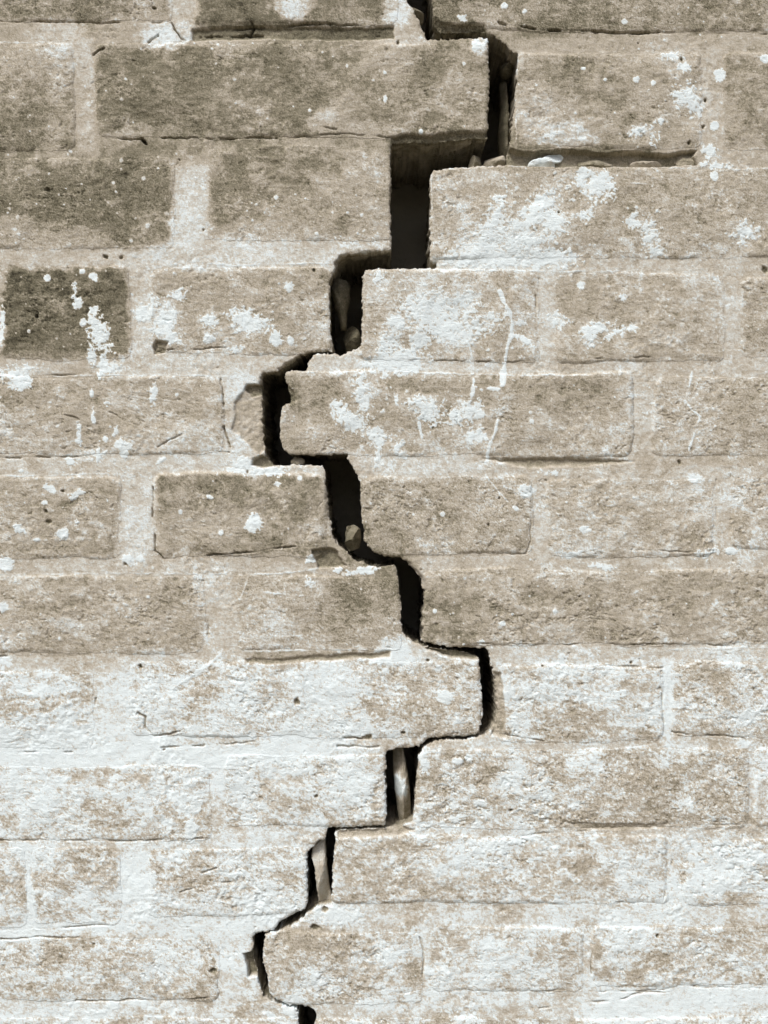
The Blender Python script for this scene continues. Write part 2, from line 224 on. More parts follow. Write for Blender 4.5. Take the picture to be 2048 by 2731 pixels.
# flaking thick white paint: cx,cy,rx,ry,angle,density
PAINT = [
 (1312,610,30,100,24,.62),(1290,670,60,40,10,.6),(1420,575,100,40,-38,.66),(1470,600,40,40,-20,.75),(1400,650,90,40,-35,.7),(1340,690,100,26,0,.8),(1440,690,50,30,0,.8),(1240,690,60,20,0,.7),(1590,495,42,36,0,.8),(1560,470,26,20,0,.6),
 (1690,590,22,18,0,.8),(1735,625,26,40,-20,.7),(1750,675,22,14,0,.9),(1480,688,60,24,0,.85),(1560,575,36,20,0,.4),(1985,625,44,34,0,.35),
 (1170,845,88,52,12,.85),(1125,815,44,36,0,.8),(1235,800,60,26,0,.45),(1200,900,40,20,0,.7),(1255,880,70,30,-25,.75),(1120,910,22,18,0,1.),(1060,970,70,34,0,.9),(1040,920,40,60,0,.55),(1060,860,24,18,0,.8),
 (1300,845,24,12,0,.7),(1400,910,30,14,35,.7),(1385,862,20,8,0,.8),(1250,1095,34,30,-20,.75),(1130,1080,46,24,0,.65),(1140,1100,32,34,0,.75),(1215,1110,26,24,0,.7),
 (1590,875,44,14,-15,.9),(1640,890,50,16,-18,.6),(1570,900,20,26,0,.7),(1680,875,24,10,-10,.6),(1485,860,34,24,0,.4),(1550,760,12,12,0,.8),(1660,790,14,14,0,.7),
 (925,1110,52,28,40,.8),(965,1060,30,60,0,.6),(950,1130,30,20,0,.8),(1000,1160,44,26,20,.7),(1010,1195,14,40,0,.8),(1060,1200,20,30,0,.6),(1270,1160,34,22,0,.6),(1280,1105,20,16,0,.6),
 (1010,740,26,30,0,.4),
 (655,855,38,26,20,.9),(690,870,30,20,0,.9),(560,855,22,18,0,.8),(475,785,22,16,0,.8),(558,905,18,14,0,.7),(735,905,16,20,0,.9),(440,860,26,44,0,.9),(455,900,26,18,0,.7),(385,835,28,20,0,.8),(400,880,20,10,0,.5),
 (770,765,18,18,0,.6),(775,910,8,10,0,1.),(630,932,22,10,0,.5),(640,880,24,10,0,.7),(410,810,18,22,0,.5),(460,840,26,20,0,.5),
 (208,810,12,14,0,.9),(250,740,14,10,40,.9),(220,725,10,8,0,.8),(200,770,8,26,0,.5),(250,835,14,22,0,.8),(265,895,26,40,-15,1.0),(250,860,12,24,-20,1.),(222,860,10,12,0,.9),(245,950,11,24,0,1.1),(273,970,10,26,10,1.1),(127,742,7,7,0,1.2),
 (8,855,6,30,0,.9),(0,900,10,20,0,1.),(55,1020,22,14,0,1.1),(30,1000,60,22,0,.5),(290,985,40,16,0,.3),(75,985,30,12,0,.5),
 (410,1055,10,24,10,.9),(245,1050,6,12,0,.9),(248,1095,6,22,0,.8),(250,1120,6,10,0,1.),(210,1160,7,30,0,.8),(262,1210,7,26,0,.8),(322,1185,13,12,0,1.1),(330,1205,10,14,0,1.),(345,1190,10,10,0,.8),(282,1172,8,10,0,.9),(310,1150,8,18,0,.6),(285,1075,14,8,0,.7),
 (188,1232,9,8,0,1.),(430,1228,14,5,-30,.9),(57,1256,12,8,0,.6),
 (137,1305,18,10,30,.9),(218,1312,16,10,0,.7),(195,1325,14,10,0,.7),(120,1340,8,6,0,.9),(170,1425,16,14,20,1.0),(50,1410,18,12,30,.7),(205,1400,10,14,0,.6),(100,1440,12,6,0,.7),
 (676,1395,17,20,0,1.15),(12,1505,18,14,0,1.15),(340,1492,14,12,0,.9),(373,1490,9,8,0,1.),(590,1420,7,7,0,1.),(10,1620,14,12,0,.9),(560,1325,10,5,30,1.),(640,1255,60,10,0,.6),(720,1258,40,12,0,1.0),(660,1240,40,20,0,.8),(740,1290,10,6,0,.8),
 (482,1365,5,5,0,1.),(800,1275,6,6,0,1.),
 (975,1520,26,10,0,.9),(900,1520,14,10,0,.9),(940,1528,30,8,0,.7),(830,1490,18,10,-30,.7),(825,1555,20,16,30,.5),
 (1260,435,28,6,-15,.5),(1555,465,14,18,0,.9),(1585,505,20,14,0,.9),
 (1828,255,26,26,0,.9),(1845,280,26,24,0,.75),(1810,265,18,30,0,.8),(1825,180,16,14,40,.9),(1795,150,34,14,-15,.6),(1918,200,12,14,25,1.15),(2040,158,11,9,0,1.15),(1905,335,10,12,20,1.),(1865,295,8,24,0,.6),
 (1762,325,10,10,-30,.8),(1700,350,36,18,0,.35),(1740,360,20,26,0,.4),(1890,405,22,16,20,.9),(1905,440,34,10,0,.9),(1905,470,10,12,-30,.9),(1740,225,8,8,0,.8),(1695,215,8,8,20,.9),(1612,215,6,6,0,.8),(1555,184,5,4,0,1.2),
 (1344,17,7,7,0,1.15),(1398,33,5,5,0,1.15),(1664,60,6,6,0,1.15),(1232,50,18,16,0,.7),(1122,352,5,6,0,1.2),(1027,266,4,8,0,1.2),(1236,170,8,8,0,.6),
 (1270,120,16,18,0,.8),(1295,115,10,24,10,.6),
 (1430,230,6,6,0,.5),
 (1560,1415,14,10,0,.9),(1525,1480,24,8,-10,.9),(1600,1510,40,10,8,.7),(1405,1310,18,16,0,1.),(1375,1355,8,6,40,1.),(1450,1260,40,10,0,.5),(1852,1275,16,10,0,1.),(1950,1470,12,9,0,1.1),(1180,1371,5,5,0,1.2),(1340,1662,6,5,0,1.2),(1160,1630,5,5,0,1.1),(1480,1630,5,5,0,1.1),(1282,1710,14,12,0,.5),
 (1880,1475,30,14,-10,.5),(1600,1790,40,12,0,.4),(1355,1845,30,20,20,.8),(1185,1858,20,16,0,1.),(1170,1785,14,10,20,.8),(1220,1920,30,16,0,.5),(1380,1935,26,30,0,.6),
 (1980,1910,50,20,-15,.8),(1720,1880,10,10,0,1.),(1640,1850,30,20,20,.7),
 (1130,2035,14,22,-15,1.),(1250,2020,10,8,0,1.),(1220,2030,12,8,0,1.),(1145,2150,20,8,-10,.8),(1350,2085,14,14,0,1.),(1280,2140,18,12,0,.8),
 (1145,2590,20,14,0,.5),(622,2333,12,9,0,1.),(300,2680,16,12,0,.9),(265,2700,60,10,0,.6),(770,2690,14,20,-10,1.),(776,2704,8,8,0,1.),
 (1300,2250,60,20,-10,.6),(700,2410,70,24,0,.7),(870,2430,60,30,0,.6),(905,2440,50,26,0,.8),(1700,2290,50,30,0,.5),
 (800,2055,50,16,0,.5),(510,2210,12,26,0,1.1),(520,2150,16,24,10,.9),(85,2410,8,60,-8,1.),(75,2340,5,60,0,1.),
]
# drips and scratches of white paint: width, points
DRIPS = [
 (9,[(1330,780),(1340,805),(1356,830),(1364,860),(1363,890),(1354,915),(1349,960),(1343,1000),(1340,1030)]),
 (12,[(1341,990),(1338,1030)]),(8,[(1300,1036),(1330,1040)]),
 (7,[(1225,890),(1245,915),(1258,945),(1259,995)]),(5,[(1262,1010),(1260,1035),(1258,1060)]),(8,[(1261,1040),(1258,1056)]),
 (6,[(1325,1120),(1318,1160),(1305,1190),(1300,1225)]),(5,[(1290,1160),(1300,1172)]),(9,[(1058,1055),(1057,1078)]),(8,[(1118,1130),(1126,1165)]),
 (5,[(1848,992),(1838,1030),(1826,1074),(1866,1110),(1850,1150),(1842,1180),(1838,1200)]),
 (6,[(462,1835),(520,1795),(590,1745)]),(10,[(490,1818),(565,1766)]),
 (3,[(0,1532),(190,1530),(420,1527),(560,1532),(600,1530)]),(3,[(640,1534),(790,1525),(850,1512)]),
 (3,[(0,1270),(150,1268),(320,1262)]),(2.5,[(400,1000),(610,1003)]),(2.5,[(120,1003),(400,1000)]),
 (2.5,[(1150,450),(1280,446),(1500,442),(1860,448)]),(2.5,[(1920,455),(2048,450)]),(2.5,[(1630,487),(1740,495)]),
 (3,[(1050,717),(1300,722),(1450,722),(1650,722)]),(2.5,[(770,990),(1100,995),(1400,1000),(1620,998)]),
 (3,[(560,1900),(570,1835)]),(4,[(665,1530),(640,1600)]),(3,[(700,1578),(810,1590)]),
 (3,[(1295,1265),(1330,1310),(1365,1348)]),(2.5,[(540,700),(620,708),(900,700)]),(2.5,[(1720,1730),(2040,1728)]),
 (4,[(1780,1775),(1778,1890)]),(4,[(640,2050),(450,2040),(380,2045)]),
 (2.5,[(0,115),(120,112)]),(3,[(1380,150),(1378,240),(1376,370)]),(3,[(1150,470),(1152,560)]),(3,[(600,1738),(1020,1730)]),(2.5,[(640,1738),(880,1733)]),
]
# open fissures and brick-edge shadow lines: width, depth(px), painted shade mix, points
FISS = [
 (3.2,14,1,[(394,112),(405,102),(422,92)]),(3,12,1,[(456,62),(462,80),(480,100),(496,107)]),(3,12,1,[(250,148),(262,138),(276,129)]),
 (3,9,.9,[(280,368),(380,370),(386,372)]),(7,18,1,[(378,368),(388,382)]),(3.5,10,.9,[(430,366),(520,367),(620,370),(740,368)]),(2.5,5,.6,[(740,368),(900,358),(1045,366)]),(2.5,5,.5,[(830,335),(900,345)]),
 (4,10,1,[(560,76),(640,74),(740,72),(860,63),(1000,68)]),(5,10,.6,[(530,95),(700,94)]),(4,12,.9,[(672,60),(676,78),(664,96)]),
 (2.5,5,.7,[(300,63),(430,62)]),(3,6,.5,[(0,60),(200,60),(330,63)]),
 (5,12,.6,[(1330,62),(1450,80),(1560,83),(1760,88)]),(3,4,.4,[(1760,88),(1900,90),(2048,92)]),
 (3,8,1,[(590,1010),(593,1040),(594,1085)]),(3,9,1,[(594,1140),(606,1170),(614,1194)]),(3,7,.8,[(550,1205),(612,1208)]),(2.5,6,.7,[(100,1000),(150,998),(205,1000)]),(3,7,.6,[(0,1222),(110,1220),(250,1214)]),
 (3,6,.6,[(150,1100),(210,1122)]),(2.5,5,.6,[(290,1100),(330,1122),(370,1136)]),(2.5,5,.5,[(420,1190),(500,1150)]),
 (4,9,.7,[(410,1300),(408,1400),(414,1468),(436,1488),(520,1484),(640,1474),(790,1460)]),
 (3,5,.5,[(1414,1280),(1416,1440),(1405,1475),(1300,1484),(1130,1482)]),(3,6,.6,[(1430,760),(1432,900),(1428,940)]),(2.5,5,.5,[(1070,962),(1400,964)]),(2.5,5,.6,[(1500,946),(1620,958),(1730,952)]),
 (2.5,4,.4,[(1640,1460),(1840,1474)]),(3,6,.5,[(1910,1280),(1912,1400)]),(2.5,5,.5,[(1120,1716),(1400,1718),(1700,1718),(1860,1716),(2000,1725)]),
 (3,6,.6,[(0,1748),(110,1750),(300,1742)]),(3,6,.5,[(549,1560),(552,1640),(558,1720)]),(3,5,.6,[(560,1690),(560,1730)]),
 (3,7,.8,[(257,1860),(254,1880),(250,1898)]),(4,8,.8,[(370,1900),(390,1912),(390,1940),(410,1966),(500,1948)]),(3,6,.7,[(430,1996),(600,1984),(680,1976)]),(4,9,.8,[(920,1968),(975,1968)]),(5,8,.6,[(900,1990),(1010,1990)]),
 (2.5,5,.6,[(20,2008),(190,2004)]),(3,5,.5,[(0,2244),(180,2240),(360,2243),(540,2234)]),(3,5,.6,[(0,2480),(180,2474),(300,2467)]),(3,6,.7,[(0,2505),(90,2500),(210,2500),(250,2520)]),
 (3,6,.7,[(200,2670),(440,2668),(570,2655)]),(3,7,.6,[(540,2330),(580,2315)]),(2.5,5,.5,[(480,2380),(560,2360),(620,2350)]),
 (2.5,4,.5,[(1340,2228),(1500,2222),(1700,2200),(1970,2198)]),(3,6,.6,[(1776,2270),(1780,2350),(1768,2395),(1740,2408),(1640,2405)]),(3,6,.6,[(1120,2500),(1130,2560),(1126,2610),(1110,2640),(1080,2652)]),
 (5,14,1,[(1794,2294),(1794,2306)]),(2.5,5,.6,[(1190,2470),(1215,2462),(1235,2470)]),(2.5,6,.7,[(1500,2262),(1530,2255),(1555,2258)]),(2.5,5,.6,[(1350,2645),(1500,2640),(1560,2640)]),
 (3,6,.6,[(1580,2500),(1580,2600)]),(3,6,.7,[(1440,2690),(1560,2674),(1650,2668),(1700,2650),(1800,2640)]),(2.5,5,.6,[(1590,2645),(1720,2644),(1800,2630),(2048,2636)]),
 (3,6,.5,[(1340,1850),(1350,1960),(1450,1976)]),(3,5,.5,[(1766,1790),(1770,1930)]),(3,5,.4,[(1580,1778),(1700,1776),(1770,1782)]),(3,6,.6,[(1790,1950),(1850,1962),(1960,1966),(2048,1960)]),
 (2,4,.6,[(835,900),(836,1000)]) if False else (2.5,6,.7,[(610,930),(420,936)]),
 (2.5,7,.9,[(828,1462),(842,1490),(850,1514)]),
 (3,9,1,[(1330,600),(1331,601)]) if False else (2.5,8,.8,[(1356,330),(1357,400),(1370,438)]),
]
HOLES = [(412,22,9,3,20),(281,684,9,5,10),(324,686,6,5,0),(476,425,7,3,0),(543,613,4,4,0),(696,340,4,4,0),(838,722,4,6,0),(660,1260,5,5,0),(1061,115,4,6,0),(1702,116,3,3,0),(1875,341,5,9,15),(1881,267,3,5,0),(1839,382,5,5,0),
 (1818,160,4,5,0),(2040,718,7,8,0),(1812,1232,5,5,0),(1456,1280,6,4,0),(1332,1328,4,4,0),(1795,1641,3,3,0),(1683,1768,4,4,0),(1446,1776,4,3,0),(373,1778,7,6,0),(793,1871,9,8,0),(1141,1762,4,3,0),(1072,1954,6,4,0),
 (130,1392,7,5,0),(165,1310,6,5,0),(125,1365,5,5,0),(335,1505,5,5,0),(437,2000,6,5,0),(980,1964,12,8,0),(1262,2285,6,5,0),(1362,2160,5,4,0),(868,2426,8,8,0),(838,2472,13,7,0),(842,2124,7,4,0),(100,845,4,4,0),(130,508,8,6,0),
 (1490,566,3,3,0),(1752,2495,4,4,0),(570,2590,9,8,0),(1700,115,3,3,0),(1302,1400,4,4,0)]
# recessed or broken-out areas: polygon, depth px, edge px, tone
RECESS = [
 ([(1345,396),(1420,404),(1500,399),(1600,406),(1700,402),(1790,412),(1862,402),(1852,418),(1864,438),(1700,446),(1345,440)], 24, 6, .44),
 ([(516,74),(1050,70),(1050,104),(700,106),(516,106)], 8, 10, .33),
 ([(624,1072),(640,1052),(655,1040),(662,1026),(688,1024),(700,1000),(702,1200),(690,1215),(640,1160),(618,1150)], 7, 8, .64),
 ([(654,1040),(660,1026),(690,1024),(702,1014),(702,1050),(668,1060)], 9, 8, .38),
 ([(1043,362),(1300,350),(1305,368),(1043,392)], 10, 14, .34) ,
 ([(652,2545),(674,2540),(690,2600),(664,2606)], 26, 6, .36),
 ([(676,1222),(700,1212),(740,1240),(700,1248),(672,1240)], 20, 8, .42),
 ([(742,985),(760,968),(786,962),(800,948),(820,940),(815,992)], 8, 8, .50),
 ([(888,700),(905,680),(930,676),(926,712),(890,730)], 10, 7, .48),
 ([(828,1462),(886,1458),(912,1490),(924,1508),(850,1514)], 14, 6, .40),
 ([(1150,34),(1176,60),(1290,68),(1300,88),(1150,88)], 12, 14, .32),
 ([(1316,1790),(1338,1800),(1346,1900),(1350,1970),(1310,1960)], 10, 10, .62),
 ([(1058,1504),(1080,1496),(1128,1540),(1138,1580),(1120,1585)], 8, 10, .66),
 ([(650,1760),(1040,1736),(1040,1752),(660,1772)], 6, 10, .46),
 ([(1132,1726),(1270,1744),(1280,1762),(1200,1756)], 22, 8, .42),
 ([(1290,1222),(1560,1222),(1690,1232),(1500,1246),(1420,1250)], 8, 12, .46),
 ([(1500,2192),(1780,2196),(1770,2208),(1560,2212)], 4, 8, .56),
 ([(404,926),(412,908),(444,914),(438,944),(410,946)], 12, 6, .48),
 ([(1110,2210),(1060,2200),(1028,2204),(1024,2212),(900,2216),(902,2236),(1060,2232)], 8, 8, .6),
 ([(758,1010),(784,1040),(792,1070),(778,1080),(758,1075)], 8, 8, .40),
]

# ------------------------------------------------------------------ the grid: dense where the photograph looks, coarser beyond
SP = 2.2
def axis(a, b, A_, B_, sp, out):
    core = np.arange(a, b, sp)
    lo = np.arange(a - out, A_, -out)[::-1]
    hi = np.arange(core[-1] + out, B_, out)
    return np.concatenate([[A_], lo, core, hi, [B_]])
xs = axis(-90, W + 90, -1250, 3300, SP, 14)
ys = axis(-90, H + 90, -890, 3420, SP, 14)
X, Y = np.meshgrid(xs, ys)
X = X.astype(np.float64); Y = Y.astype(np.float64)
ny, nx = X.shape

def seg_dist(X, Y, pts, m=None, maxd=None):
    d2 = np.full(X.shape, 1e12)
    for (ax, ay), (bx, by) in zip(pts[:-1], pts[1:]):
        vx, vy = bx - ax, by - ay
        L = vx * vx + vy * vy + 1e-9
        t = np.clip(((X - ax) * vx + (Y - ay) * vy) / L, 0, 1)
        dx = X - ax - t * vx; dy = Y - ay - t * vy
        np.minimum(d2, dx * dx + dy * dy, out=d2)
    return np.sqrt(d2)

def inside_poly(X, Y, P):
    r = np.zeros(X.shape, bool)
    n = len(P)
    for i in range(n):
        (x1, y1), (x2, y2) = P[i], P[(i + 1) % n]
        if y1 == y2: continue
        c = ((y1 > Y) != (y2 > Y)) & (X < (x2 - x1) * (Y - y1) / (y2 - y1) + x1)
        r ^= c
    return r

def box(x0, y0, x1, y1, pad):
    i0 = max(np.searchsorted(xs, x0 - pad), 0); i1 = min(np.searchsorted(xs, x1 + pad) + 1, nx)
    j0 = max(np.searchsorted(ys, y0 - pad), 0); j1 = min(np.searchsorted(ys, y1 + pad) + 1, ny)
    return slice(j0, j1), slice(i0, i1)

# warped coordinates give every outline a natural waver
wx = 3.0 * vnoise(X, Y, 46, 11) + 1.6 * vnoise(X, Y, 14, 12) + .8 * vnoise(X, Y, 6, 13)
wy = 3.0 * vnoise(X, Y, 52, 14) + 1.6 * vnoise(X, Y, 15, 15) + .8 * vnoise(X, Y, 6, 16)
jx = 2.2 * vnoise(X, Y, 9, 181) + 2.0 * vnoise(X, Y, 4.8, 182) + 2.2 * np.clip(vnoise(X, Y, 20, 183) * 3 - 1.2, 0, 1)
jy = 2.2 * vnoise(X, Y, 9, 184) + 1.9 * vnoise(X, Y, 4.8, 185) + 2.0 * np.clip(vnoise(X, Y, 20, 186) * 3 - 1.2, 0, 1)
CXw = X + .55 * wx + jx; CYw = Y + .45 * wy + jy
PL = LEFT + [(-3000, 3500), (-3000, -900)]
PR = RIGHT + [(5000, 3500), (5000, -900)]
sb = box(600, -900, 1460, 3500, 0)
sdL = np.where(X < 1024, -500.0, 500.0); sdR = -sdL
a, b = CXw[sb], CYw[sb]
dl = seg_dist(a, b, LEFT); sdL[sb] = np.where(inside_poly(a, b, PL), -dl, dl)
dr = seg_dist(a, b, RIGHT); sdR[sb] = np.where(inside_poly(a, b, PR), -dr, dr)

# ------------------------------------------------------------------ bricks -> relief, ids, tone
BX = X + 1.5 * wx; BY = Y + 1.3 * wy
BX = BX + 5 * vnoise(X, Y, 160, 17); BY = BY + 5 * vnoise(X, Y, 190, 18)
n_big = fbm(X, Y, 150, 20, 4)
n_mid = fbm(X, Y, 44, 30, 4)
n_fine = fbm(X, Y, 13, 40, 3, .7)
n_px = vnoise(X, Y, 3.4, 50)
ca, sa = math.cos(math.radians(-14)), math.sin(math.radians(-14))
U = X * ca - Y * sa; V = X * sa + Y * ca
V2 = V + 55 * vnoise(X, Y, 330, 59) + 14 * vnoise(X, Y, 70, 60) + 5 * vnoise(X, Y, 24, 61)
streak = 1.25 * fbm(U / 2.6, V2, 24, 62, 4, .8)
ridge = 1 - 2 * np.abs(fbm(U / 2.2, V2, 30, 164, 3, .6))
cloud = fbm(X, Y, 75, 220, 5, .72)                      # ragged clouds of wear
cloudc = np.clip(cloud * 2.6, -1, 1)
grit = .3 * vnoise(X, Y, 5.5, 230) + .7 * vnoise(X, Y, 2.7, 231)
flush = sstep(-.55, .45, vnoise(X, Y, 120, 240) + .4 * vnoise(X, Y, 40, 241))   # 0 where the pointing lies level with the brick

MTy = [r[0] for r in MT]; MTv = np.array([r[1] for r in MT])
tmp = np.array([np.interp(xs, MX, r) for r in MTv])              # rows x nx
mort = np.empty_like(X)
wyr = np.interp(ys, MTy, np.arange(len(MTy)))
i0 = np.clip(np.floor(wyr).astype(int), 0, len(MTy) - 2); f = (wyr - i0)[:, None]
mort[:] = tmp[i0] * (1 - f) + tmp[i0 + 1] * f

tone = mort + .05 * n_mid + .05 * n_fine + .04 * n_big + .035 * cloudc
hgt = .9 * n_mid + .5 * n_fine + 1.0 * n_big
bid = np.full(X.shape, -1, np.int32)
rough = np.full(X.shape, .6); grain = np.full(X.shape, .55); pitty = np.full(X.shape, -.3)
for k, (x0, y0, x1, y1, a_, b_, c_, d_, A, R) in enumerate(ALLB):
    s = box(x0, y0, x1, y1, 34)
    x, y = BX[s], BY[s]
    if x.size == 0: continue
    hx, hy = (x1 - x0) / 2, (y1 - y0) / 2
    rr = 16 + (k * 37 % 14)
    qx = np.abs(x - (x0 + x1) / 2) - hx + rr; qy = np.abs(y - (y0 + y1) / 2) - hy + rr
    sd = np.hypot(np.maximum(qx, 0), np.maximum(qy, 0)) + np.minimum(np.maximum(qx, qy), 0) - rr
    soft = 1 - flush[s]
    m = sstep(3 + 6 * soft, -8 - 16 * soft, sd)
    u = np.clip((x - x0) / (x1 - x0), 0, 1); v = np.clip((y - y0) / (y1 - y0), 0, 1)
    bt = (a_ * (1 - u) + b_ * u) * (1 - v) + (c_ * (1 - u) + d_ * u) * v
    rs = np.random.RandomState(500 + k)
    bt = bt + R * (.03 * n_mid[s] + .045 * n_fine[s] + .05 * streak[s]) + .075 * cloudc[s] + .03 * n_big[s]
    # the wash thins out over the arris, so the tone crosses over softly and unevenly
    ms = sstep(14, -18, sd + 13 * n_mid[s] + 8 * n_fine[s] + 8 * soft)
    tone[s] = tone[s] * (1 - ms) + bt * ms
    th, tv = rs.uniform(-1.2, 1.2, 2)
    A = A * (.28 + .55 * flush[s]); bh = A + th * (u - .5) + tv * (v - .5) + min(R, 1.3) * (.7 * n_mid[s] + .7 * n_fine[s] + .55 * streak[s] + .3 * ridge[s] * (R > 1.25)) + 1.5 * n_big[s]
    dome = np.clip(-sd / 60, 0, 1); bh = bh + 1.6 * dome - 1.6
    hgt[s] = hgt[s] * (1 - m) + bh * m
    rough[s] = rough[s] * (1 - m) + R * m
    grain[s] = grain[s] * (1 - m) + rs.uniform(.35, 1.35) * m; pitty[s] = pitty[s] * (1 - m) + rs.uniform(-.25, .17) * m
    bid[s] = np.where(sd < 0, k, bid[s])
# a little extra waver of the bed joints: raised smear of pointing at some arrises
hgt += 1.3 * sstep(.15, .9, vnoise(X, Y, 90, 70)) * n_fine

def ell(x, y, cx, cy, rx, ry, ang):
    c, s_ = math.cos(math.radians(ang)), math.sin(math.radians(ang))
    dx, dy = x - cx, y - cy
    return np.hypot((dx * c + dy * s_) / rx, (-dx * s_ + dy * c) / ry)

for (cx, cy, rx, ry, ang, t, st) in SOFT:
    p = max(rx, ry) * 1.7
    s = box(cx - p, cy - p, cx + p, cy + p, 0)
    e = ell(X[s], Y[s], cx, cy, rx, ry, ang)
    e = e + .42 * n_mid[s] + .34 * n_fine[s] + .2 * streak[s]
    m = st * sstep(1.35, .65, e)
    tone[s] = tone[s] * (1 - m) + (t + .05 * n_mid[s] + .06 * n_fine[s] + .06 * streak[s]) * m

for (x0, x1, y0, y1, t, st) in JOINT:
    s = box(x0, y0, x1, y1, 30)
    x, y = BX[s], BY[s]
    q = np.maximum(np.abs(x - (x0 + x1) / 2) - (x1 - x0) / 2, np.abs(y - (y0 + y1) / 2) - (y1 - y0) / 2)
    m = .8 * st * sstep(10, -9, q + 11 * n_mid[s] + 9 * n_fine[s])
    tone[s] = tone[s] * (1 - m) + (t - .035 + .05 * n_mid[s] + .05 * n_fine[s]) * m

# the worn lime wash low on the wall breaks up along the grain of the bricks
tone = tone + .02 + .05 * sstep(560, 760, Y) * (1 - sstep(.6, .8, tone)) + (.075 - .03 * sstep(900, 1300, X + 80 * n_big)) * sstep(1690, 1850, Y + 60 * n_big) - .03 * sstep(2050, 2300, Y + 60 * n_big)
fl = .80 * fbm(U / 1.7, V2, 20, 250, 4, .85) + .30 * vnoise(X, Y, 3.2, 251)
fl_b = fbm(U / 1.4, V2, 52, 255, 5, .75)
nz = np.tanh(2.8 * (fl * .62 + fl_b * .40 + .35 * vnoise(X, Y, 5, 256) + .22 * vnoise(X, Y, 2.6, 257)))
wgt = sstep(.58, .70, tone) * np.where(bid >= 0, 1, .7)
tone = tone + wgt * (.135 + .06 * sstep(1690, 1850, Y)) * nz * (1 - .35 * sstep(.92, 1.02, tone))
fl2 = .7 * fbm(X, Y, 38, 260, 5, .82) + .35 * vnoise(X, Y, 3.0, 261)
p_ = (tone - .33) / .33
mk = sstep(-.25, .25, (p_ - .5) * 1.5 - fl2)
wgt = sstep(.28, .36, tone) * (1 - sstep(.62, .68, tone)) * .5
tone = tone * (1 - wgt) + (.37 + .27 * mk) * wgt
fk = fbm(U / 1.35, V2, 34, 290, 6, .88) + .25 * vnoise(X, Y, 3.4, 296)          # flecks of wash left on the face
fd = fbm(U / 1.6 + 900, V2, 27, 300, 6, .88) + .25 * vnoise(X, Y, 3.4, 306)    # flecks where it has come away
gate = vnoise(X, Y, 110, 310) + .5 * vnoise(X, Y, 50, 311)
low = sstep(1690, 1850, Y + 60 * n_big)
fm = sstep(.50, .66, fk + .42 * gate + .22 * low)
fdm = sstep(.52, .68, fd - .36 * gate + .14 * low - .25 * sstep(.9, 1.0, tone))
tone = tone + fm * (.16 + .06 * low) * (1 - sstep(.86, 1.0, tone))
tone = tone - fdm * (.10 + .05 * low)
fl_ = sstep(1740, 1900, Y); tone = np.where(tone < .62, .62 - (.62 - tone) * (1 - .35 * fl_), tone)
cp = fbm(U / 1.4, V2, 16, 320, 4, .85)
pits_ = sstep(.55, .80, cp + pitty + .3 * gate)
hgt = hgt - 2.7 * pits_; tone = tone - .09 * pits_
rl = np.abs(fbm(U / 3.0, V2, 26, 270, 3, .6)); rl2 = np.abs(fbm(U / 2.0 + 400, V2 * .9 + U * .25, 15, 275, 3, .6))
where = sstep(-.1, .5, vnoise(X, Y, 85, 280) + .5 * (rough - 1.0))
groove = (sstep(.10, .01, rl) * where + .7 * sstep(.12, .0, rl2) * sstep(0, .6, vnoise(X, Y, 60, 281) + .5 * (rough - 1.0))) * (bid >= 0)
groove = groove * sstep(-.4, .5, n_fine + .6 * grit)
tone = tone - .19 * groove
hgt = hgt - 1.6 * groove

# flaked paint
edge_n = .50 * fbm(X + .5 * Y, Y * .8, 40, 80, 5, .9) + .34 * vnoise(X, Y, 7, 90) + .30 * vnoise(X, Y, 3.2, 91)
pm_all = np.zeros_like(X)
for (cx, cy, rx, ry, ang, dn) in PAINT:
    p = max(rx, ry) * 1.6
    s = box(cx - p, cy - p, cx + p, cy + p, 0)
    e = ell(X[s], Y[s], cx, cy, rx, ry, ang)
    k = 1.25 if max(rx, ry) > 20 else (.8 if max(rx, ry) > 13 else .4)
    hz = sstep(1.5, .4, e + .4 * n_fine[s]) * (.10 if k > 1 else .04)
    tone[s] += hz * (1 - sstep(.75, 1, tone[s]))
    val = dn * 1.10 - e * .95 + edge_n[s] * (k * (1.5 - .5 * min(dn, 1)))
    m = sstep(-.03, .08, val)
    pm_all[s] = np.maximum(pm_all[s], m)
# splashes
rs = np.random.RandomState(7)
def splash(x0, y0, x1, y1, n, rmin, rmax):
    for _ in range(n):
        cx, cy = rs.uniform(x0, x1), rs.uniform(y0, y1)
        r = rmin + (rmax - rmin) * rs.uniform() ** 3
        s = box(cx - 2 * r, cy - 2 * r, cx + 2 * r, cy + 2 * r, 2)
        e = ell(X[s], Y[s], cx, cy, r, r * rs.uniform(.6, 1.1), rs.uniform(0, 180))
        pm_all[s] = np.maximum(pm_all[s], sstep(1.25, .8, e + .5 * edge_n[s]) * rs.uniform(.6, 1))
splash(1120, 450, 1800, 700, 60, 2, 6)
splash(960, 740, 1420, 1200, 110, 2, 7)
splash(1480, 740, 2030, 1200, 40, 2, 4)
splash(0, 700, 880, 1230, 110, 2, 6)
splash(0, 400, 560, 660, 50, 2, 7)
splash(0, 1260, 860, 1480, 60, 2, 4)
splash(0, 60, 1040, 380, 45, 2, 5)
splash(1160, 0, 2048, 400, 50, 2, 4)
splash(960, 1260, 2048, 1720, 70, 2, 4)
splash(0, 1500, 2048, 2731, 260, 2, 5)
splash(620, 500, 1030, 660, 50, 2, 6)
